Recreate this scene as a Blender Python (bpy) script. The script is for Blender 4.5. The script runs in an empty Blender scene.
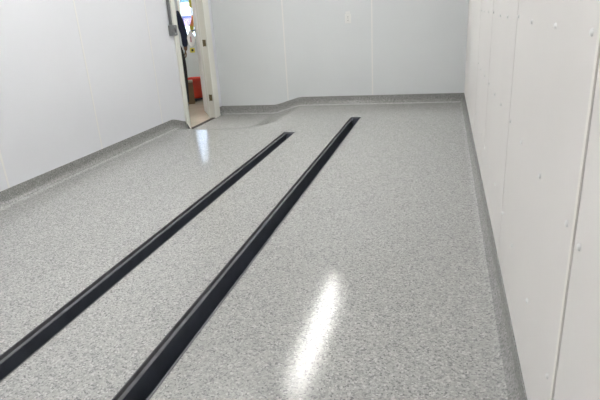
import bpy, bmesh, math, random
from mathutils import Vector, Matrix

scene = bpy.context.scene
COL = scene.collection
PI = math.pi

# ------------------------------------------------------------------ camera
# axes of the camera in the room: x = across, y = along the drains, z = up
CAM_H = 1.28
cam_data = bpy.data.cameras.new('camera')
cam_data.sensor_fit = 'HORIZONTAL'
cam_data.sensor_width = 36.0
cam_data.lens = 515.0 / 600.0 * 36.0
cam_data.clip_start = 0.02
camera = bpy.data.objects.new('camera', cam_data)
COL.objects.link(camera)
Yv = Vector((146, 195.5, -515)).normalized()
Zv = -Vector((88, -1423, -515)).normalized()
Zv = (Zv - Yv * Zv.dot(Yv)).normalized()
Xv = Yv.cross(Zv)
R3 = Matrix((Xv, Yv, Zv))
camera.matrix_world = Matrix.Translation((0, 0, CAM_H)) @ R3.to_4x4()
scene.camera = camera

# ------------------------------------------------------------------ world, light level
world = bpy.data.worlds.new('daylight')
scene.world = world
world.use_nodes = True
wbg = world.node_tree.nodes['Background']
wbg.inputs['Color'].default_value = (0.66, 0.83, 1.0, 1)
wbg.inputs['Strength'].default_value = 1.9
LAMP = 10.0          # strength of the tube lamps
scene.view_settings.view_transform = 'Standard'
scene.view_settings.look = 'None'
scene.view_settings.exposure = 1.67
scene.view_settings.gamma = 1.0
scene.view_settings.use_curve_mapping = False

CEIL = 2.75
# room outline (m)
XL, XR, YB, YF = -3.28, 0.285, 7.52, -1.6      # left, right, back, front
YBL = 7.365                                    # the back wall runs slightly askew: its left end


def yback(x): return YB + (YBL - YB) * (XR - x) / (XR - XL)


WT = 0.075                                     # thickness of the left wall
YD0, YD1 = 6.215, 7.045                         # door opening
DROP = -0.108                                  # landing in front of the door, lower than the floor
OX0, OY0, OY1 = -7.0, 4.6, 10.16               # room beyond the door
XO = XL - WT                                   # its right wall face


# ------------------------------------------------------------------ helpers
def link_mesh(name, bm, mat, parent=None, smooth=False):
    me = bpy.data.meshes.new(name)
    bmesh.ops.recalc_face_normals(bm, faces=bm.faces[:])
    bm.to_mesh(me); bm.free()
    o = bpy.data.objects.new(name, me)
    COL.objects.link(o)
    for m in (mat if isinstance(mat, (list, tuple)) else [mat]):
        me.materials.append(m)
    if parent is not None:
        o.parent = parent
    if smooth:
        for p in me.polygons: p.use_smooth = True
    return o


def box(bm, x0, x1, y0, y1, z0, z1, bevel=0.0, seg=2, mat=0):
    r = bmesh.ops.create_cube(bm, size=1.0)
    vs = r['verts']
    for v in vs:
        v.co = Vector((x0 + (v.co.x + .5) * (x1 - x0), y0 + (v.co.y + .5) * (y1 - y0), z0 + (v.co.z + .5) * (z1 - z0)))
    fs = set(f for v in vs for f in v.link_faces)
    for f in fs: f.material_index = mat
    if bevel > 0:
        es = list(set(e for v in vs for e in v.link_edges))
        bmesh.ops.bevel(bm, geom=es, offset=bevel, segments=seg, affect='EDGES', profile=0.5)


def cyl(bm, p0, p1, r0, r1=None, seg=20, caps=True):
    p0, p1 = Vector(p0), Vector(p1)
    r1 = r0 if r1 is None else r1
    d = (p1 - p0)
    q = d.to_track_quat('Z', 'Y').to_matrix()
    A = [bm.verts.new(p0 + q @ Vector((math.cos(2*PI*i/seg)*r0, math.sin(2*PI*i/seg)*r0, 0))) for i in range(seg)]
    B = [bm.verts.new(p1 + q @ Vector((math.cos(2*PI*i/seg)*r1, math.sin(2*PI*i/seg)*r1, 0))) for i in range(seg)]
    for i in range(seg):
        j = (i+1) % seg
        bm.faces.new((A[i], A[j], B[j], B[i]))
    if caps:
        bm.faces.new(list(reversed(A))); bm.faces.new(B)


def lathe(bm, prof, seg=32, c=(0, 0, 0)):
    c = Vector(c); rings = []
    for r, z in prof:
        if r < 1e-6:
            rings.append([bm.verts.new(c + Vector((0, 0, z)))])
        else:
            rings.append([bm.verts.new(c + Vector((math.cos(2*PI*i/seg)*r, math.sin(2*PI*i/seg)*r, z))) for i in range(seg)])
    for A, B in zip(rings, rings[1:]):
        for i in range(seg):
            j = (i+1) % seg
            if len(A) == 1: bm.faces.new((A[0], B[j], B[i]))
            elif len(B) == 1: bm.faces.new((A[i], A[j], B[0]))
            else: bm.faces.new((A[i], A[j], B[j], B[i]))


def tube(bm, pts, r, seg=10):
    pts = [Vector(p) for p in pts]; rings = []
    for i, p in enumerate(pts):
        d = (pts[min(i+1, len(pts)-1)] - pts[max(i-1, 0)]).normalized()
        q = d.to_track_quat('Z', 'Y').to_matrix()
        rr = r[i] if isinstance(r, (list, tuple)) else r
        rings.append([bm.verts.new(p + q @ Vector((math.cos(2*PI*k/seg)*rr, math.sin(2*PI*k/seg)*rr, 0))) for k in range(seg)])
    for A, B in zip(rings, rings[1:]):
        # match the closest vertex so that rings never twist
        s = min(range(seg), key=lambda t: (A[0].co - B[t].co).length)
        for k in range(seg):
            bm.faces.new((A[k], A[(k+1) % seg], B[(k+1+s) % seg], B[(k+s) % seg]))
    bm.faces.new(list(reversed(rings[0]))); bm.faces.new(rings[-1])


def thing(name, label, cat, loc=(0, 0, 0), rz=0, group=None):
    o = bpy.data.objects.new(name, None); COL.objects.link(o)
    o.location = loc; o.rotation_euler = (0, 0, rz)
    o.empty_display_size = 0.1
    o['label'] = label; o['category'] = cat
    if group: o['group'] = group
    return o


def struct(o, label=None):
    o['kind'] = 'structure'
    if label: o['label'] = label
    return o


# ------------------------------------------------------------------ materials
def mat_new(name):
    m = bpy.data.materials.new(name); m.use_nodes = True
    nt = m.node_tree
    return m, nt, nt.nodes['Principled BSDF']


def simple(name, col, rough=0.5, metal=0.0, bump=0.0, bscale=60.0, var=0.0, vscale=3.0, spec=0.5):
    m, nt, b = mat_new(name)
    b.inputs['Roughness'].default_value = rough
    b.inputs['Metallic'].default_value = metal
    b.inputs['Specular IOR Level'].default_value = spec
    tc = nt.nodes.new('ShaderNodeTexCoord')
    if var > 0:
        n = nt.nodes.new('ShaderNodeTexNoise'); n.inputs['Scale'].default_value = vscale
        n.inputs['Detail'].default_value = 4
        nt.links.new(tc.outputs['Object'], n.inputs['Vector'])
        r = nt.nodes.new('ShaderNodeValToRGB')
        r.color_ramp.elements[0].position = 0.3; r.color_ramp.elements[1].position = 0.7
        r.color_ramp.elements[0].color = (*[c*(1-var) for c in col], 1)
        r.color_ramp.elements[1].color = (*[min(1, c*(1+var)) for c in col], 1)
        nt.links.new(n.outputs['Fac'], r.inputs['Fac'])
        nt.links.new(r.outputs['Color'], b.inputs['Base Color'])
    else:
        b.inputs['Base Color'].default_value = (*col, 1)
    if bump > 0:
        n = nt.nodes.new('ShaderNodeTexNoise'); n.inputs['Scale'].default_value = bscale
        nt.links.new(tc.outputs['Object'], n.inputs['Vector'])
        bp = nt.nodes.new('ShaderNodeBump'); bp.inputs['Strength'].default_value = bump
        bp.inputs['Distance'].default_value = 0.002
        nt.links.new(n.outputs['Fac'], bp.inputs['Height'])
        nt.links.new(bp.outputs['Normal'], b.inputs['Normal'])
    return m


def emitter(name, col, strength):
    m, nt, b = mat_new(name)
    b.inputs['Base Color'].default_value = (*col, 1)
    b.inputs['Emission Color'].default_value = (*col, 1)
    b.inputs['Emission Strength'].default_value = strength
    return m


def flake_floor(name, scale, rough, gain=1.0, bumpk=0.25, spec=0.38):
    """epoxy coating with broadcast grey, white and dark flakes under a clear gloss coat"""
    m, nt, b = mat_new(name)
    L = nt.links.new
    tc = nt.nodes.new('ShaderNodeTexCoord')
    v = nt.nodes.new('ShaderNodeTexVoronoi'); v.inputs['Scale'].default_value = scale
    v.inputs['Randomness'].default_value = 1.0
    L(tc.outputs['Object'], v.inputs['Vector'])
    sep = nt.nodes.new('ShaderNodeSeparateColor'); L(v.outputs['Color'], sep.inputs['Color'])
    r = nt.nodes.new('ShaderNodeValToRGB'); r.color_ramp.interpolation = 'CONSTANT'
    cols = [(0.0, (.13, .135, .135)), (0.06, (.26, .265, .255)), (0.22, (.36, .365, .345)), (0.42, (.46, .465, .44)),
            (0.72, (.54, .545, .52)), (0.92, (.70, .70, .68))]
    el = r.color_ramp.elements
    el[0].position = 0; el[1].position = cols[1][0]
    while len(el) < len(cols): el.new(0.99)
    for e, (p, c) in zip(el, cols):
        e.position = p; e.color = (*[k*gain for k in c], 1)
    L(sep.outputs['Red'], r.inputs['Fac'])
    # a finer second cast of flakes mixed in
    v2 = nt.nodes.new('ShaderNodeTexVoronoi'); v2.inputs['Scale'].default_value = scale*2.3
    L(tc.outputs['Object'], v2.inputs['Vector'])
    s2 = nt.nodes.new('ShaderNodeSeparateColor'); L(v2.outputs['Color'], s2.inputs['Color'])
    r2 = nt.nodes.new('ShaderNodeValToRGB')
    r2.color_ramp.elements[0].color = (*[.35*gain]*3, 1); r2.color_ramp.elements[1].color = (*[.53*gain]*3, 1)
    L(s2.outputs['Green'], r2.inputs['Fac'])
    mx = nt.nodes.new('ShaderNodeMix'); mx.data_type = 'RGBA'; mx.inputs['Factor'].default_value = 0.4
    L(r.outputs['Color'], mx.inputs[6]); L(r2.outputs['Color'], mx.inputs[7])
    L(mx.outputs[2], b.inputs['Base Color'])
    b.inputs['Roughness'].default_value = rough
    b.inputs['IOR'].default_value = 1.5
    b.inputs['Specular IOR Level'].default_value = spec
    # texture of the flakes through the coat
    n = nt.nodes.new('ShaderNodeTexNoise'); n.inputs['Scale'].default_value = scale*0.85
    n.inputs['Detail'].default_value = 2; n.inputs['Roughness'].default_value = 0.5
    L(tc.outputs['Object'], n.inputs['Vector'])
    bp = nt.nodes.new('ShaderNodeBump'); bp.inputs['Strength'].default_value = bumpk
    bp.inputs['Distance'].default_value = 0.0015
    L(n.outputs['Fac'], bp.inputs['Height'])
    L(bp.outputs['Normal'], b.inputs['Normal'])
    return m


M = {}
M['floor'] = flake_floor('flake_epoxy', 145, 0.08, 1.01, 0.24)
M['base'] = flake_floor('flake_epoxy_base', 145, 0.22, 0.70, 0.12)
M['wall_l'] = simple('white_panel_cool', (.785, .80, .84), 0.38, bump=0.05, bscale=140, var=0.012, vscale=1.5)
M['wall_b'] = simple('white_panel_back', (.755, .782, .795), 0.40, bump=0.05, bscale=140, var=0.012, vscale=1.5)
M['wall_r'] = simple('white_panel_warm', (.80, .775, .755), 0.42, bump=0.08, bscale=160, var=0.015, vscale=2.0)
M['strip'] = simple('white_plastic_strip', (.86, .86, .85), 0.35)
M['strip_warm'] = simple('cream_plastic_strip', (.87, .84, .79), 0.35)
M['gap'] = simple('grey_sealant', (.36, .35, .33), 0.7)
M['ceiling'] = simple('white_ceiling', (.82, .82, .82), 0.7)
M['casing'] = simple('cream_gloss_trim', (.82, .82, .76), 0.35, var=0.02)
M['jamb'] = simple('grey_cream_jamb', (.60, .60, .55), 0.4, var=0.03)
M['door'] = simple('pale_grey_door', (.70, .70, .69), 0.4, var=0.02)
M['brass'] = simple('aged_brass', (.16, .13, .07), 0.4, 0.8)
M['black'] = simple('black_plastic', (.012, .014, .02), 0.35)
M['thresh'] = simple('dark_bronze_threshold', (.03, .022, .015), 0.6, 0.0)
M['steel'] = simple('charcoal_channel', (.10, .112, .14), 0.5, 0.0, bump=0.1, bscale=50, var=0.15, vscale=9)
M['ledge'] = simple('worn_grey_ledge', (.20, .205, .225), 0.5, 0.0, var=0.2, vscale=14)
M['rim'] = simple('dark_channel_rim', (.12, .12, .13), 0.45, 0.0, var=0.2, vscale=14)
M['galv'] = simple('grey_conduit', (.24, .245, .25), 0.5, 0.2, var=0.12, vscale=30)
M['outlet'] = simple('white_outlet', (.86, .87, .86), 0.3)
M['slot'] = simple('grey_slots', (.14, .14, .14), 0.5)
M['grey_wall'] = simple('blue_grey_wall', (.50, .535, .56), 0.6, var=0.02)
M['tan_floor'] = simple('tan_floor', (.66, .61, .50), 0.16, var=0.06, vscale=5)
M['red'] = simple('red_plastic', (.68, .045, .02), 0.35, var=0.06, vscale=6)
M['dark'] = simple('dark_rubber', (.018, .022, .035), 0.5)
M['card'] = simple('brown_cardboard', (.26, .165, .09), 0.8, var=0.12, vscale=12)
M['tape'] = simple('beige_tape', (.52, .45, .33), 0.5)
M['yellow'] = simple('yellow_plastic', (.62, .55, .06), 0.45, var=0.1, vscale=20)
M['orange'] = simple('orange_cloth', (.75, .26, .07), 0.7, var=0.1, vscale=30)
M['brownstrap'] = simple('brown_strap', (.20, .11, .06), 0.7)
M['whitebag'] = simple('white_bag', (.80, .79, .80), 0.5, bump=0.3, bscale=25)
M['pinkmark'] = simple('pink_print', (.52, .30, .32), 0.5)
M['navy'] = simple('navy_cloth', (.012, .018, .045), 0.85, bump=0.4, bscale=60, var=0.15, vscale=9)
M['trouser'] = simple('dark_trousers', (.018, .018, .02), 0.85, bump=0.3, bscale=60)
M['skin'] = simple('brown_skin', (.17, .09, .055), 0.5, var=0.05, vscale=12)
M['hair'] = simple('black_hair', (.012, .01, .009), 0.6, bump=0.6, bscale=200)
M['eye'] = simple('eye_white', (.75, .73, .70), 0.25)
M['lip'] = simple('lips', (.16, .065, .055), 0.45)
M['lamp_body'] = simple('white_lamp_metal', (.8, .8, .8), 0.4)
M['tube'] = emitter('lit_tube', (1.0, .992, .962), LAMP)
M['tube2'] = emitter('fill_tube_beyond', (1.0, .95, .88), LAMP*2.2)  # for the two lamps added beyond the door


def pane_mat(name, col, tint):
    """thin sheet: lets the daylight through with its own colour, a little gloss on top"""
    m = bpy.data.materials.new(name); m.use_nodes = True
    nt = m.node_tree; nt.nodes.remove(nt.nodes['Principled BSDF'])
    out = nt.nodes['Material Output']
    t = nt.nodes.new('ShaderNodeBsdfTransparent'); t.inputs['Color'].default_value = (*col, 1)
    g = nt.nodes.new('ShaderNodeBsdfGlossy'); g.inputs['Roughness'].default_value = 0.03
    d = nt.nodes.new('ShaderNodeBsdfDiffuse'); d.inputs['Color'].default_value = (*col, 1)
    a = nt.nodes.new('ShaderNodeMixShader'); a.inputs['Fac'].default_value = tint
    b = nt.nodes.new('ShaderNodeMixShader'); b.inputs['Fac'].default_value = 0.05
    nt.links.new(t.outputs[0], a.inputs[1]); nt.links.new(d.outputs[0], a.inputs[2])
    nt.links.new(a.outputs[0], b.inputs[1]); nt.links.new(g.outputs[0], b.inputs[2])
    nt.links.new(b.outputs[0], out.inputs['Surface'])
    return m


M['glass'] = pane_mat('window_glass', (.97, .98, .98), 0.0)
M['cyan_film'] = pane_mat('cyan_film', (.37, .48, .56), 0.1)
M['pink_film'] = pane_mat('pink_film', (.60, .50, .64), 0.1)
M['lav_film'] = pane_mat('lavender_film', (.36, .36, .53), 0.1)

# ------------------------------------------------------------------ floor
T1 = (-1.762, -1.622, 5.63)     # left drain: x0, x1, far end
T2 = (-1.125, -0.985, 6.48)     # right drain
TY0 = -1.3                      # near ends, behind the photographer


def smooth(t):
    t = max(0.0, min(1.0, t)); return t*t*(3-2*t)


def floor_z(x, y):
    """the floor ramps down to a lower landing in the door corner"""
    u, v = -2.03 - x, y - 5.80; r = .60
    if u <= 0 or v <= 0: return 0.0
    d = r - math.hypot(max(0, r-u), max(0, r-v)) if (u < r and v < r) else min(u, v)
    t = max(0.0, min(1.0, d / 0.40))
    return DROP * (0.75*t + 0.25*smooth(t))


def frange(a, b, s):
    n = max(1, int(round((b-a)/s))); return [a + (b-a)*i/n for i in range(n)]


xs = frange(XL-.02, T1[0], .045) + [T1[0], T1[1]] + frange(T1[1], T2[0], .17)[1:] + [T2[0], T2[1]] \
    + frange(T2[1], 0.3, .3)[1:] + [0.30]
ys = frange(YF-.02, TY0, .3) + frange(TY0, 5.5, .4) + frange(5.5, T1[2], .045) + frange(T1[2], T2[2], .045) + frange(T2[2], 7.54, .045) + [7.54]
bm = bmesh.new()
V = {(i, j): bm.verts.new((x, y, floor_z(x, y))) for i, x in enumerate(xs) for j, y in enumerate(ys)}
for i in range(len(xs)-1):
    for j in range(len(ys)-1):
        cx, cy = (xs[i]+xs[i+1])/2, (ys[j]+ys[j+1])/2
        if any(t[0] < cx < t[1] and TY0 < cy < t[2] for t in (T1, T2)): continue
        bm.faces.new((V[i, j], V[i+1, j], V[i+1, j+1], V[i, j+1]))
bmesh.ops.delete(bm, geom=[v for v in bm.verts if not v.link_faces], context='VERTS')
floor = struct(link_mesh('floor', bm, M['floor'], smooth=True))

# slab under the floor, pit walls come with the channels


# ------------------------------------------------------------------ walls
def poly_prism(bm, pts, z0, z1):
    A = [bm.verts.new((x, y, z0)) for x, y in pts]; B = [bm.verts.new((x, y, z1)) for x, y in pts]
    n = len(pts)
    for i in range(n):
        j = (i+1) % n; bm.faces.new((A[i], A[j], B[j], B[i]))
    bm.faces.new(A); bm.faces.new(B)


ZB = -.14
bm = bmesh.new()
box(bm, XO, XL, YF, YD0, ZB, CEIL)
box(bm, XO, XL, YD1, YB+.12, ZB, CEIL)
box(bm, XO, XL, YD0, YD1, 1.96, CEIL)
struct(link_mesh('wall_left', bm, M['wall_l']))

bm = bmesh.new(); poly_prism(bm, [(XL, YBL), (XR+.12, yback(XR+.12)), (XR+.12, YB+.14), (XL, YBL+.14)], ZB, CEIL)
struct(link_mesh('wall_back', bm, M['wall_b']))

bm = bmesh.new(); box(bm, XO, XR+.12, YF-.12, YF, -.05, CEIL)
struct(link_mesh('wall_front', bm, M['wall_l']))

# right wall: panels with open joints on a darker backing
seams_r = [-1.32, -0.10, 1.124, 2.395, 3.62, 4.84, 6.06, 7.28]
bm = bmesh.new()
edges = [YF] + seams_r + [YB+.02]
for a, b_ in zip(edges, edges[1:]):
    box(bm, XR, XR+.012, a+.0017, b_-.0017, 0.02, CEIL, bevel=.0008, seg=1)
wall_right = struct(link_mesh('wall_right', bm, M['wall_r']))
bm = bmesh.new(); box(bm, XR+.012, XR+.12, YF, YB+.12, 0, CEIL)
link_mesh('backing', bm, M['gap'], wall_right)
bm = bmesh.new(); box(bm, XO, XR+.12, YF-.12, YB+.12, CEIL, CEIL+.1)
struct(link_mesh('ceiling', bm, M['ceiling']))

# joint strips
n_trim = [0]


def trim(bm, mat):
    n_trim[0] += 1
    return struct(link_mesh('trim_%d' % n_trim[0], bm, mat))


for y in (-.54, .68, 1.90, 3.12, 4.34, 5.56):
    bm = bmesh.new(); box(bm, XL, XL+.0022, y-.009, y+.009, .10, CEIL, bevel=.0009, seg=1)
    trim(bm, M['strip'])
for x in (-0.972, -2.222):
    bm = bmesh.new(); poly_prism(bm, [(x-.009, yback(x-.009)-.0022), (x+.009, yback(x+.009)-.0022), (x+.009, yback(x+.009)), (x-.009, yback(x-.009))], .06, CEIL)
    trim(bm, M['strip'])
# raised strip beside the nearest joint of the right wall
bm = bmesh.new(); box(bm, XR-.004, XR, 1.124+.0015, 1.124+.020, .12, CEIL, bevel=.0015, seg=2)
trim(bm, M['strip_warm'])
for y in seams_r[3:6]:
    bm = bmesh.new(); box(bm, XR-.0012, XR, y+.0015, y+.010, .12, CEIL, bevel=.0004, seg=1)
    trim(bm, M['wall_r'])

# panel rivets
rb = bmesh.new(); lathe(rb, [(0.0085, 0), (0.0083, .002), (0.0065, .0042), (0.0035, .0054), (0, .0058)], 16)
first = None
rows = [.37, .79, 1.212, 1.634, 2.056, 2.478]
rng = random.Random(4)
for y in (0.36, 0.76, 1.078, 1.196, 1.575, 1.987, 2.35, 2.75, 3.11, 3.55, 3.95, 4.4, 4.75):
    for z in rows:
        if first is None:
            first = link_mesh('rivet', rb, M['strip'], wall_right, smooth=True); o = first
        else:
            o = first.copy(); COL.objects.link(o); o.parent = wall_right
        o.location = (XR, y + rng.uniform(-.006, .006), z + rng.uniform(-.006, .006))
        o.rotation_euler = (0, -PI/2, 0)


# ------------------------------------------------------------------ coved flake base
def sweep(name, path, cut0=None, cut1=None, lift=0.0):
    """cove profile along a polyline; inside of the room lies to the right of the path"""
    prof = [(0.0, .120), (.004, .120), (.0052, .1185), (.0055, .07)]
    for k in range(9):
        a = k/8 * PI/2
        prof.append((.0055 + .066*(1-math.cos(a)), .066 - .066*math.sin(a)))
    prof.append((.078, .0006)); prof.append((.078, -.002))
    P = [Vector(p) for p in path]
    N = []
    for a, b_ in zip(P, P[1:]):
        d = (b_-a).normalized(); N.append(Vector((d.y, -d.x)))
    off = []
    for i in range(len(P)):
        if i == 0: off.append(N[0])
        elif i == len(P)-1: off.append(N[-1])
        else:
            s = (N[i-1]+N[i]); off.append(s / (1 + N[i-1].dot(N[i])))
    bm = bmesh.new(); rings = []
    for p, o_ in zip(P, off):
        rg = []
        for dd, z in prof:
            q = p + o_*dd
            rg.append(bm.verts.new((q.x, q.y, z + (floor_z(p.x, p.y) if z > .03 else floor_z(q.x, q.y)))))
        rings.append(rg)
    for A, B in zip(rings, rings[1:]):
        for k in range(len(prof)-1):
            f = bm.faces.new((A[k], A[k+1], B[k+1], B[k])); f.material_index = 1 if k > 8 else 0
    for rg in (rings[0], rings[-1]):
        bm.faces.new(rg)
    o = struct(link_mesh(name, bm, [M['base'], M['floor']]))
    return o


def subdiv(path, step=.12):
    out = []
    for a, b_ in zip(path, path[1:]):
        n = max(1, int((Vector(b_)-Vector(a)).length/step))
        out += [tuple(Vector(a).lerp(Vector(b_), k/n)) for k in range(n)]
    return out + [path[-1]]


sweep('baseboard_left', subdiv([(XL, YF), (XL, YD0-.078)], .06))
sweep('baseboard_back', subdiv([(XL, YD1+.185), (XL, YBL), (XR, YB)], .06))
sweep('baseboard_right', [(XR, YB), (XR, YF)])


# ------------------------------------------------------------------ floor drains (open channels)
def channel(t, label):
    x0, x1, y1 = t; y0 = TY0
    root = thing('floor_channel', label, 'floor drain', ((x0+x1)/2, y0, 0))
    w = (x1-x0)/2; Lg = y1-y0; D = .150
    # trough
    bm = bmesh.new()
    lw = .021; ld = .017     # ledge width, depth under the floor
    rim = .006
    # inner trough: two side walls and bottom, ends
    box(bm, -w+rim+lw-.004, -w+rim+lw, .02, Lg-.02, -D, -ld)
    box(bm, w-rim-lw, w-rim-lw+.004, .02, Lg-.02, -D, -ld)
    box(bm, -w+rim+lw-.004, w-rim-lw+.004, .02, Lg-.02, -D-.004, -D)
    box(bm, -w+rim+lw-.004, w-rim-lw+.004, Lg-.024, Lg-.02, -D, -ld)
    box(bm, -w+rim+lw-.004, w-rim-lw+.004, .02, .024, -D, -ld)
    link_mesh('trough', bm, M['steel'], root)
    for s in (-1, 1):
        bm = bmesh.new()
        a, b_ = sorted((s*(w-rim), s*(w-rim-lw)))
        box(bm, a, b_, .005, Lg-.005, -ld-.004, -ld, bevel=.001, seg=1)
        link_mesh('ledge', bm, M['ledge'], root)
        bm = bmesh.new()
        a, b_ = sorted((s*w, s*(w-rim)))
        box(bm, a, b_, 0, Lg, -ld-.004, .0015, bevel=.001, seg=1)
        link_mesh('rim', bm, M['rim'], root)
    for y in (0, Lg-.02):
        bm = bmesh.new()
        box(bm, -w, w, y, y+.02, -ld-.004, .0012, bevel=.001, seg=1)
        box(bm, -w+.02, w-.02, y+.004, y+.016, -D, -ld)
        link_mesh('end_plate', bm, M['ledge'], root)
    return root


channel(T1, 'shorter dark open floor channel on the left, nearer the door, set in the flake floor')
channel(T2, 'longer dark open floor channel on the right, reaching closest to the back wall')

# ------------------------------------------------------------------ door in the left wall
bm = bmesh.new()
# jamb linings, stop and head
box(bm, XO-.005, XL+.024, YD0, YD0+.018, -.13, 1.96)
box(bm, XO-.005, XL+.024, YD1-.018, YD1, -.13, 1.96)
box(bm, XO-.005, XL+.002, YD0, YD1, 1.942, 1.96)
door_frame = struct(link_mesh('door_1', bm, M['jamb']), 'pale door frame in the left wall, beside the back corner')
bm = bmesh.new()
box(bm, XL, XL+.024, YD0-.078, YD0+.004, -.13, 2.03, bevel=.004)
link_mesh('casing', bm, M['casing'], door_frame)
bm = bmesh.new()
box(bm, XL, XL+.030, YD1-.004, YD1+.115, -.13, 2.03, bevel=.004)
box(bm, XL, XL+.022, YD1+.115, YD1+.185, -.13, 2.03, bevel=.003)
link_mesh('casing', bm, M['casing'], door_frame)
bm = bmesh.new()
box(bm, XL, XL+.030, YD0-.078, YD1+.115, 1.96, 2.045, bevel=.004)
link_mesh('casing', bm, M['casing'], door_frame)
bm = bmesh.new()
box(bm, XL-.030, XL+.022, YD0+.018, YD1-.018, DROP-.02, DROP+.008, bevel=.003)
for k in range(3): box(bm, XL-.022+k*.014, XL-.017+k*.014, YD0+.018, YD1-.018, DROP+.0075, DROP+.0095)
link_mesh('threshold', bm, M['thresh'], door_frame)
for z in (.194, .965, 1.74):
    bm = bmesh.new()
    box(bm, XL-.024, XL+.012, YD1-.0205, YD1-.018, z-.045, z+.045, bevel=.002)
    cyl(bm, (XL-.030, YD1-.022, z-.047), (XL-.030, YD1-.022, z+.047), .006, seg=12)
    for sz in (-.03, 0, .03):
        cyl(bm, (XL-.006, YD1-.0205, z+sz), (XL-.006, YD1-.023, z+sz), .0045, seg=10)
    link_mesh('hinge', bm, M['brass'], door_frame, smooth=False)

# the open leaf, swung into the room beyond
HX, HY = XL-.045, YD1-.022
leaf_dir = Vector((-.537, .844)).normalized()
ang = math.atan2(leaf_dir.y, leaf_dir.x)
leaf = bpy.data.objects.new('door_2', None); COL.objects.link(leaf)
leaf.location = (HX, HY, DROP); leaf.rotation_euler = (0, 0, ang)
struct(leaf, 'pale open door leaf seen nearly edge on, swung into the room beyond')
LW = .685
bm = bmesh.new()
box(bm, .005, LW, -.036, 0, .012, 2.0, bevel=.002)
# raised frame round two sunk panels on each face
for (za, zb) in ((.012, .22), (.92, 1.06), (1.88, 2.0)):
    box(bm, .005, LW, .0, .006, za, zb, bevel=.002); box(bm, .005, LW, -.042, -.036, za, zb, bevel=.002)
for (xa, xb) in ((.005, .11), (LW-.11, LW)):
    box(bm, xa, xb, .0, .006, .012, 2.0, bevel=.002); box(bm, xa, xb, -.042, -.036, .012, 2.0, bevel=.002)
link_mesh('leaf', bm, M['door'], leaf)
for s in (1, -1):
    bm = bmesh.new()
    y0 = .006 if s > 0 else -.042
    cyl(bm, (LW-.06, y0, 1.24), (LW-.06, y0+s*.008, 1.24), .027, seg=24)
    cyl(bm, (LW-.06, y0+s*.008, 1.24), (LW-.06, y0+s*.045, 1.24), .010, seg=14)
    tube(bm, [(LW-.052, y0+s*.045, 1.24), (LW-.09, y0+s*.048, 1.24), (LW-.15, y0+s*.046, 1.238), (LW-.175, y0+s*.040, 1.236)], [.011, .010, .009, .008])
    link_mesh('handle', bm, M['black'], leaf, smooth=False)

# ------------------------------------------------------------------ grey switch box with conduit by the door
by = 6.075
jb = thing('switch_box', 'grey electrical switch box with conduit mounted beside the door frame', 'electrical box', (XL, by, 1.175), PI/2)
bm = bmesh.new(); box(bm, -.055, .060, -.058, 0, -.062, .062, bevel=.006, seg=3)
cyl(bm, (-.022, -.026, .062), (-.022, -.026, .078), .020, seg=20)
link_mesh('body', bm, M['galv'], jb)
bm = bmesh.new(); box(bm, -.050, .055, -.063, -.057, -.057, .057, bevel=.002)
cv = link_mesh('cover', bm, M['galv'], jb)
bm = bmesh.new(); box(bm, -.007, .007, -.074, -.062, -.016, .010, bevel=.002); box(bm, -.012, .012, -.0645, -.0625, -.024, .024, bevel=.001)
link_mesh('switch_lever', bm, M['slot'], cv)
for z in (-.042, .042):
    bm = bmesh.new(); lathe(bm, [(0, .003), (.003, .0025), (.005, 0)], 12)
    s = link_mesh('screw', bm, M['strip'], cv); s.rotation_euler = (PI/2, 0, 0); s.location = (0, -.063, z)
bm = bmesh.new(); tube(bm, [(-.022, -.026, .070), (-.022, -.026, .5), (-.022, -.026, 1.0), (-.022, -.026, CEIL-1.18)], .018, 16)
link_mesh('conduit', bm, M['galv'], jb, smooth=True)
for z in (.55, 1.2):
    bm = bmesh.new()
    box(bm, -.046, .002, -.048, -.0455, z-.01, z+.01, bevel=.001); box(bm, -.046, -.043, -.048, 0, z-.01, z+.01); box(bm, -.001, .002, -.048, 0, z-.01, z+.01)
    box(bm, .002, .022, -.003, 0, z-.01, z+.01)
    link_mesh('strap', bm, M['galv'], jb)

# ------------------------------------------------------------------ outlet on the back wall
ot = thing('wall_outlet', 'small white wall outlet plate high on the back wall between two panel joints', 'outlet', (-1.298, yback(-1.298), 1.178), math.atan2(YB-YBL, XR-XL))
bm = bmesh.new(); box(bm, -.043, .043, -.007, 0, -.062, .062, bevel=.003, seg=3)
link_mesh('cover_plate', bm, M['outlet'], ot)
for z in (.024, -.024):
    bm = bmesh.new(); box(bm, -.018, .018, -.0105, -.006, z-.0165, z+.0165, bevel=.005, seg=3)
    rc = link_mesh('socket', bm, M['outlet'], ot)
    bm = bmesh.new()
    box(bm, -.0085, -.0055, -.0112, -.010, z-.004, z+.008); box(bm, .0055, .0085, -.0112, -.010, z-.004, z+.008)
    cyl(bm, (0, -.0105, z-.009), (0, -.0112, z-.009), .0032, seg=12)
    link_mesh('slot', bm, M['slot'], rc)
bm = bmesh.new(); lathe(bm, [(0, .002), (.003, .0015), (.004, 0)], 12)
s = link_mesh('screw', bm, M['galv'], ot); s.rotation_euler = (PI/2, 0, 0); s.location = (0, -.007, 0)
# surface box the plate is fixed to, with its cable entry above
bm = bmesh.new(); box(bm, -.030, .030, -.020, 0, .064, .092, bevel=.004)
link_mesh('cable_entry', bm, M['outlet'], ot)


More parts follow.
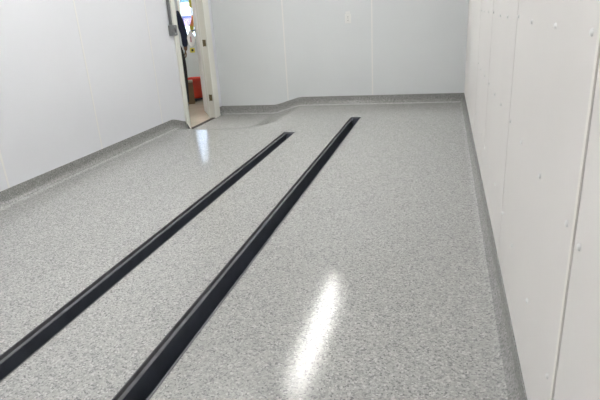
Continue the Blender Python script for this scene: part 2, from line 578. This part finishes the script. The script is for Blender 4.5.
# ------------------------------------------------------------------ tube lamps of the ceiling (above the frame)
def make_lamp(mat, Lg):
    r = bpy.data.objects.new('ceiling_lamp', None); COL.objects.link(r)
    r['category'] = 'lamp'
    bm = bmesh.new(); box(bm, -.09, .09, -Lg/2, Lg/2, -.045, 0, bevel=.006)
    box(bm, -.10, .10, -Lg/2, -Lg/2+.02, -.085, -.0, bevel=.004); box(bm, -.10, .10, Lg/2-.02, Lg/2, -.085, 0, bevel=.004)
    link_mesh('housing', bm, M['lamp_body'], r)
    for x in (-.032, .032):
        bm = bmesh.new(); cyl(bm, (x, -Lg/2+.02, -.066), (x, Lg/2-.02, -.066), .019, seg=14)
        link_mesh('tube', bm, mat, r, smooth=False)
    return r


def copy_tree(o, parent=None):
    c = o.copy(); COL.objects.link(c); c.parent = parent
    for ch in list(o.children): copy_tree(ch, c)
    return c


lamp0 = make_lamp(M['tube'], 2.4)
spots = [(-1.50, 5.60, 'long tube lamp on the ceiling whose glare streaks the floor between drain and right wall'),
         (-2.0, 2.9, 'tube lamp on the ceiling nearest the left wall'),
         (-1.5, 0.1, 'tube lamp on the ceiling by the front wall')]
for i, (x, y, lb) in enumerate(spots):
    o = lamp0 if i == 0 else copy_tree(lamp0)
    o.location = (x, y, CEIL); o['label'] = lb; o['group'] = 'tube lamps on the workshop ceiling'

# ------------------------------------------------------------------ room beyond the door
OF = 0.0
bm = bmesh.new(); box(bm, OX0, XO+.002, OY0, OY1, DROP-.05, DROP+.002)
box(bm, XO, XL-.028, YD0+.016, YD1-.016, DROP-.05, DROP+.002)
struct(link_mesh('floor', bm, M['tan_floor']))
WX0, WX1, WZ0, WZ1 = -5.22, -4.80, .945, 2.0
bm = bmesh.new()
box(bm, OX0, WX0, OY1, OY1+.12, ZB, CEIL); box(bm, WX1, XO+.12, OY1, OY1+.12, ZB, CEIL)
box(bm, WX0, WX1, OY1, OY1+.12, ZB, WZ0); box(bm, WX0, WX1, OY1, OY1+.12, WZ1, CEIL)
struct(link_mesh('wall_far', bm, M['grey_wall']))
bm = bmesh.new(); box(bm, XO, XO+.10, YB+.12, OY1, ZB, CEIL); struct(link_mesh('wall_side', bm, M['grey_wall']))
bm = bmesh.new(); box(bm, OX0-.1, OX0, OY0-.1, OY1+.12, ZB, CEIL); box(bm, OX0, XO, OY0-.1, OY0, ZB, CEIL)
struct(link_mesh('wall_outer', bm, M['grey_wall']))
bm = bmesh.new(); box(bm, OX0-.1, XO, OY0-.1, OY1+.12, CEIL, CEIL+.1); box(bm, XO, XO+.1, YB+.12, OY1+.12, CEIL, CEIL+.1)
struct(link_mesh('ceiling', bm, M['ceiling']))
# window
bm = bmesh.new()
t = .022
box(bm, WX0-.03, WX0+t, OY1-.012, OY1+.06, WZ0-.03, WZ1+.03); box(bm, WX1-t, WX1+.03, OY1-.012, OY1+.06, WZ0-.03, WZ1+.03)
box(bm, WX0, WX1, OY1-.012, OY1+.06, WZ0-.03, WZ0+t); box(bm, WX0, WX1, OY1-.012, OY1+.06, WZ1-t, WZ1+.03)
box(bm, WX0, WX1, OY1+.02, OY1+.05, 1.555, 1.570)
win = struct(link_mesh('window_1', bm, M['casing']), 'bright window with coloured film, seen through the doorway')
bm = bmesh.new(); box(bm, WX0+t, WX1-t, OY1+.040, OY1+.044, WZ0+t, WZ1-t); link_mesh('pane', bm, M['glass'], win)
for nm, mt, z0, z1 in (('film', 'cyan_film', 1.63, 1.70), ('film', 'lav_film', 1.325, 1.375), ('film', 'pink_film', 1.17, 1.325)):
    bm = bmesh.new(); box(bm, WX0+t, WX1-t, OY1+.036, OY1+.038, z0, z1)
    f = link_mesh(nm, bm, M[mt], win); f['label'] = {'cyan_film': 'cyan film', 'lav_film': 'lavender film', 'pink_film': 'pink film'}[mt]

lm = make_lamp(M['tube2'], 1.2)  # unseen lamp, added to brighten the room beyond
lm.location = (-5.2, 8.6, CEIL); lm['label'] = 'added fill lamp beyond the door, nearer the bright window'
lm2 = copy_tree(lm); lm2.location = (-5.0, 6.2, CEIL); lm2['label'] = 'added fill lamp beyond the door, farther from the bright window'  # second added lamp, brightens the open leaf and the jamb

# ------------------------------------------------------------------ things in the room beyond
# red bucket on a low dark dolly
BX, BY = -4.355, 8.68
dl = thing('dolly', 'low dark round dolly under the red bucket', 'dolly', (BX, BY, DROP+.002))
bm = bmesh.new(); lathe(bm, [(0, .025), (.165, .025), (.172, .03), (.172, .048), (.165, .053), (0, .053)], 32); link_mesh('deck', bm, M['dark'], dl)
for k in range(4):
    a = k*PI/2 + .4
    bm = bmesh.new(); c = Vector((math.cos(a)*.13, math.sin(a)*.13, .0135))
    cyl(bm, c + Vector((-.009, 0, 0)), c + Vector((.009, 0, 0)), .0135, seg=16); cyl(bm, c + Vector((0, 0, .005)), c + Vector((0, 0, .013)), .008, seg=10)
    link_mesh('caster', bm, M['black'], dl)
bk = thing('bucket', 'tall red plastic bucket on a dark dolly beyond the door', 'bucket', (BX, BY, DROP+.056))
bm = bmesh.new()
lathe(bm, [(0, 0), (.125, 0), (.130, .004), (.152, .30), (.158, .302), (.158, .312), (.153, .314), (.155, .338), (.161, .340), (.161, .352), (.153, .354), (.148, .350), (.146, .30), (.124, .010), (0, .008)], 40)
link_mesh('body', bm, M['red'], bk, smooth=True)
bm = bmesh.new()
tube(bm, [(math.cos(a)*.166, -math.sin(a)*.07-.0, .318 - math.sin(a)*.13) for a in [PI*k/16 for k in range(17)]], .003, 8)
link_mesh('bail', bm, M['galv'], bk)

# brown carton beside it
cb = thing('carton', 'tall brown carton with a beige top standing in front of the red bucket', 'carton', (-4.30, 8.335, DROP+.002), .5)
bm = bmesh.new(); box(bm, -.075, .075, -.055, .055, 0, .375, bevel=.003); link_mesh('body', bm, M['card'], cb)
bm = bmesh.new(); box(bm, -.077, .077, -.057, .057, .370, .405, bevel=.004); link_mesh('lid', bm, M['tape'], cb)

# yellow and orange strip hanging by the window
hs = thing('hanging_vest', 'yellow and orange vest hanging from a hook at the bright window edge', 'vest', (-4.515, 9.25, 0), .5)
# it hangs from a stand
bm = bmesh.new()
rngv = random.Random(2)


def ribbon(bm, pts, w, th=.006):
    """hanging strip of cloth: pts (x, y, z) top to bottom"""
    A = []
    for i, (x, y, z) in enumerate(pts):
        ww = w[i] if isinstance(w, (list, tuple)) else w
        A.append([bm.verts.new((x-ww/2, y-th/2, z)), bm.verts.new((x+ww/2, y-th/2+.006*math.sin(i*1.3), z)),
                  bm.verts.new((x+ww/2, y+th/2+.006*math.sin(i*1.3), z)), bm.verts.new((x-ww/2, y+th/2, z))])
    for a, b_ in zip(A, A[1:]):
        for k in range(4): bm.faces.new((a[k], a[(k+1) % 4], b_[(k+1) % 4], b_[k]))
    bm.faces.new(A[0]); bm.faces.new(list(reversed(A[-1])))


ribbon(bm, [(0, 0, 1.78), (.002, .01, 1.66), (0, 0, 1.53), (.002, .0, 1.50)], [.05, .07, .068, .05])
ribbon(bm, [(.02, 0, 1.50), (.022, .01, 1.35), (.02, 0, 1.20), (.018, .0, 1.16)], [.02, .02, .025, .03])
link_mesh('yellow_panel', bm, M['yellow'], hs)
bm = bmesh.new(); ribbon(bm, [(-.004, .012, 1.52), (-.004, .014, 1.44), (-.002, .012, 1.34)], [.022, .02, .022]); link_mesh('strap', bm, M['brownstrap'], hs)
bm = bmesh.new(); ribbon(bm, [(0, -.01, 1.36), (-.006, -.012, 1.30), (-.022, -.01, 1.22), (-.035, -.01, 1.18)], [.03, .04, .055, .05]); link_mesh('orange_panel', bm, M['orange'], hs)
bm = bmesh.new(); ribbon(bm, [(-.03, .0, 1.21), (-.032, .002, 1.13), (-.022, .0, 1.06)], [.07, .075, .03]); link_mesh('yellow_tail', bm, M['yellow'], hs)
bm = bmesh.new(); tube(bm, [(0, .0, 1.77), (0, .0, 2.2), (0, 0, CEIL)], .003, 8); link_mesh('cord', bm, M['brownstrap'], hs)

# white bag with a yellow tag hanging from the handle of the open door
hand = leaf_dir * (LW-.11) + Vector((-leaf_dir.y, leaf_dir.x)) * .085
bg = thing('hanging_bag', 'narrow white bag hanging from the black handle of the open door', 'bag', (HX+hand.x, HY+hand.y, .03), ang + 1.25)
bm = bmesh.new()
rings = []
prof = [(1.108, .010, .004), (1.09, .022, .008), (1.05, .045, .014), (1.00, .06, .018), (.95, .055, .018), (.90, .035, .014), (.875, .012, .006)]
for z, a, b_ in prof:
    rings.append([bm.verts.new((math.cos(2*PI*k/16)*a*(1+.08*math.sin(5*k)), .012+math.sin(2*PI*k/16)*b_, z)) for k in range(16)])
for A, B in zip(rings, rings[1:]):
    for k in range(16): bm.faces.new((A[k], A[(k+1) % 16], B[(k+1) % 16], B[k]))
bm.faces.new(rings[0]); bm.faces.new(list(reversed(rings[-1])))
link_mesh('pouch', bm, M['whitebag'], bg, smooth=True)
bm = bmesh.new(); tube(bm, [(0, -.006, 1.10), (0, -.010, 1.238), (0, -.012, 1.134), (0, 0.0, 1.142), (0, .012, 1.134), (0, .014, 1.238), (0, .012, 1.10)], .003, 8)
link_mesh('loop', bm, M['whitebag'], bg)
bm = bmesh.new(); box(bm, -.012, .012, .029, .0325, .94, 1.02, bevel=.001); link_mesh('print', bm, M['pinkmark'], bg)
bm = bmesh.new(); tube(bm, [(0, .012, .885), (.0, .014, .868), (0, .014, .853)], .0025, 6)
box(bm, -.036, .036, .011, .017, .785, .855, bevel=.003)
tg = link_mesh('tag', bm, M['yellow'], bg); tg['label'] = 'yellow tag with a dark spot'
bm = bmesh.new(); cyl(bm, (-.002, .0165, .822), (-.002, .0185, .822), .017, seg=20); link_mesh('spot', bm, M['black'], tg)


# ------------------------------------------------------------------ person behind the door frame
def skin_mesh(name, verts, edges_, radii, mat, parent, root=0, sub=2):
    me = bpy.data.meshes.new(name); me.from_pydata([Vector(v) for v in verts], edges_, [])
    o = bpy.data.objects.new(name, me); COL.objects.link(o)
    me.materials.append(mat)
    o.modifiers.new('skin', 'SKIN')
    for i, r in enumerate(radii):
        sv = me.skin_vertices[0].data[i]
        sv.radius = r if isinstance(r, tuple) else (r, r)
        sv.use_root = (i == root)
    o.modifiers['skin'].use_smooth_shade = True
    s = o.modifiers.new('sub', 'SUBSURF'); s.levels = sub; s.render_levels = sub
    o.parent = parent
    return o


PX, PY = -4.30, 7.87
person = thing('person', 'person in navy long-sleeved jacket and dark trousers standing behind the door frame, one arm hanging', 'person',
               (PX, PY, DROP), math.radians(205.5))
person.scale = (1.06, 1.06, 1.06)
# local frame: front = -y, the person's left = +x, right = -x
vb = [(0, 0, .93), (0, .005, 1.05), (0, .012, 1.20), (0, .010, 1.36), (0, .005, 1.455), (0, -.012, 1.53), (0, -.025, 1.60), (0, -.025, 1.68)]
eb = [(0, 1), (1, 2), (2, 3), (3, 4), (4, 5), (5, 6), (6, 7)]
rb_ = [(.115, .080), (.11, .075), (.135, .095), (.145, .095), (.075, .06), (.052, .052), (.068, .085), (.062, .075)]
jv, je, jr = [(0, 0, .86)] + list(vb[1:5]), list(eb[:4]), [(.205, .138), (.142, .105), (.155, .115), (.160, .112), (.09, .075)]
limb = {}
for s in (-1, 1):
    arm = [(s*.165, .01, 1.405), (s*.235, .03, 1.13), (s*.228, -.040, .92), (s*.226, -.055, .865)]
    i0 = len(vb); vb += arm
    eb += [(3, i0), (i0, i0+1), (i0+1, i0+2), (i0+2, i0+3)]
    rb_ += [.050, .040, .032, (.040, .026)]
    k0 = len(jv); jv += arm[:2] + [(s*.226, -.038, .925)]
    je += [(3, k0), (k0, k0+1), (k0+1, k0+2)]; jr += [.068, .056, .044]
    leg = [(s*.115, 0, .86), (s*.122, -.012, .47), (s*.118, .02, .09), (s*.12, -.10, .035)]
    i1 = len(vb); vb += leg; eb += [(0, i1), (i1, i1+1), (i1+1, i1+2), (i1+2, i1+3)]; rb_ += [.078, .052, .036, (.036, .024)]
skin_mesh('body', vb, eb, rb_, M['skin'], person)
skin_mesh('jacket', jv, je, jr, M['navy'], person)
tv, te, tr = [(0, 0, .905), (0, 0, 1.04)], [(0, 1)], [(.190, .118), (.145, .100)]
for s in (-1, 1):
    k = len(tv)
    tv += [(s*.118, 0, .84), (s*.125, -.012, .47), (s*.118, .02, .12), (s*.118, .02, .07)]
    te += [(0, k), (k, k+1), (k+1, k+2), (k+2, k+3)]; tr += [.108, .088, .070, .070]
skin_mesh('trousers', tv, te, tr, M['trouser'], person)
# hands: five curled fingers rooted in the palm
for s in (-1, 1):
    c = Vector((s*.226, -.060, .865))
    fv, fe, fr = [tuple(c + Vector((0, 0, .02))), tuple(c + Vector((0, 0, -.03)))], [(0, 1)], [(.030, .020), (.036, .017)]
    o = None
    for q, (dy, ln) in enumerate(((-.028, .062), (-.010, .070), (.009, .066), (.026, .052))):
        hv = [c + Vector((0, dy*.7, -.02)), c + Vector((0, dy, -.052)), c + Vector((-s*.006, dy*1.05, -.052-ln*.45)), c + Vector((-s*.026, dy*1.05, -.052-ln*.72)), c + Vector((-s*.044, dy, -.052-ln*.70))]
        skin_mesh('finger', hv, [(0, 1), (1, 2), (2, 3), (3, 4)], [.0095, .0095, .0088, .0080, .0068], M['skin'], person, sub=1)
    hv = [c + Vector((0, -.022, .01)), c + Vector((-s*.010, -.044, -.02)), c + Vector((-s*.022, -.052, -.048)), c + Vector((-s*.030, -.050, -.072))]
    skin_mesh('thumb', hv, [(0, 1), (1, 2), (2, 3)], [.012, .011, .010, .008], M['skin'], person, sub=1)
    # shoes
    bm = bmesh.new()
    R = []
    for (y, hw, z1) in ((.065, .030, .075), (.05, .040, .085), (0, .044, .090), (-.06, .047, .070), (-.12, .050, .055), (-.165, .044, .045), (-.19, .024, .032)):
        R.append([bm.verts.new((s*.120 + math.cos(a)*hw, y, .004 + (z1/2) + math.sin(a)*z1/2)) for a in [2*PI*k/14 for k in range(14)]])
    for A, B in zip(R, R[1:]):
        for k in range(14): bm.faces.new((A[k], A[(k+1) % 14], B[(k+1) % 14], B[k]))
    bm.faces.new(R[0]); bm.faces.new(list(reversed(R[-1])))
    link_mesh('shoe', bm, M['dark'], person, smooth=True)
# hair cap, ears, face
bm = bmesh.new(); bmesh.ops.create_uvsphere(bm, u_segments=28, v_segments=18, radius=1)
for v in bm.verts:
    x, y, z = v.co
    v.co = Vector((x*.083, y*.104 - .012, z*.090 + 1.672))
bmesh.ops.delete(bm, geom=[v for v in bm.verts if v.co.y < -.04 and v.co.z < 1.705 or v.co.z < 1.60], context='VERTS')
hair = link_mesh('hair', bm, M['hair'], person, smooth=True)
sol = hair.modifiers.new('thick', 'SOLIDIFY'); sol.thickness = .01
for s in (-1, 1):
    bm = bmesh.new(); bmesh.ops.create_uvsphere(bm, u_segments=14, v_segments=10, radius=1)
    for v in bm.verts: v.co = Vector((s*.078 + v.co.x*.009, v.co.y*.018 - .02, v.co.z*.030 + 1.63))
    link_mesh('ear', bm, M['skin'], person, smooth=True)
    bm = bmesh.new(); bmesh.ops.create_uvsphere(bm, u_segments=14, v_segments=10, radius=.012)
    for v in bm.verts: v.co += Vector((s*.030, -.104, 1.645))
    e = link_mesh('eye', bm, M['eye'], person, smooth=True)
    bm = bmesh.new(); cyl(bm, (s*.030, -.1155, 1.645), (s*.030, -.1165, 1.645), .005, seg=14); link_mesh('iris', bm, M['black'], e)
    bm = bmesh.new(); tube(bm, [(s*.014, -.113, 1.668), (s*.030, -.116, 1.672), (s*.046, -.106, 1.667)], .003, 8); link_mesh('eyebrow', bm, M['hair'], person)
bm = bmesh.new(); tube(bm, [(0, -.106, 1.65), (0, -.118, 1.625), (0, -.128, 1.605), (0, -.112, 1.598)], [.007, .010, .014, .010], 12); link_mesh('nose', bm, M['skin'], person, smooth=True)
bm = bmesh.new(); tube(bm, [(-.024, -.100, 1.572), (0, -.110, 1.570), (.024, -.100, 1.572)], [.003, .007, .003], 10); link_mesh('mouth', bm, M['lip'], person, smooth=True)
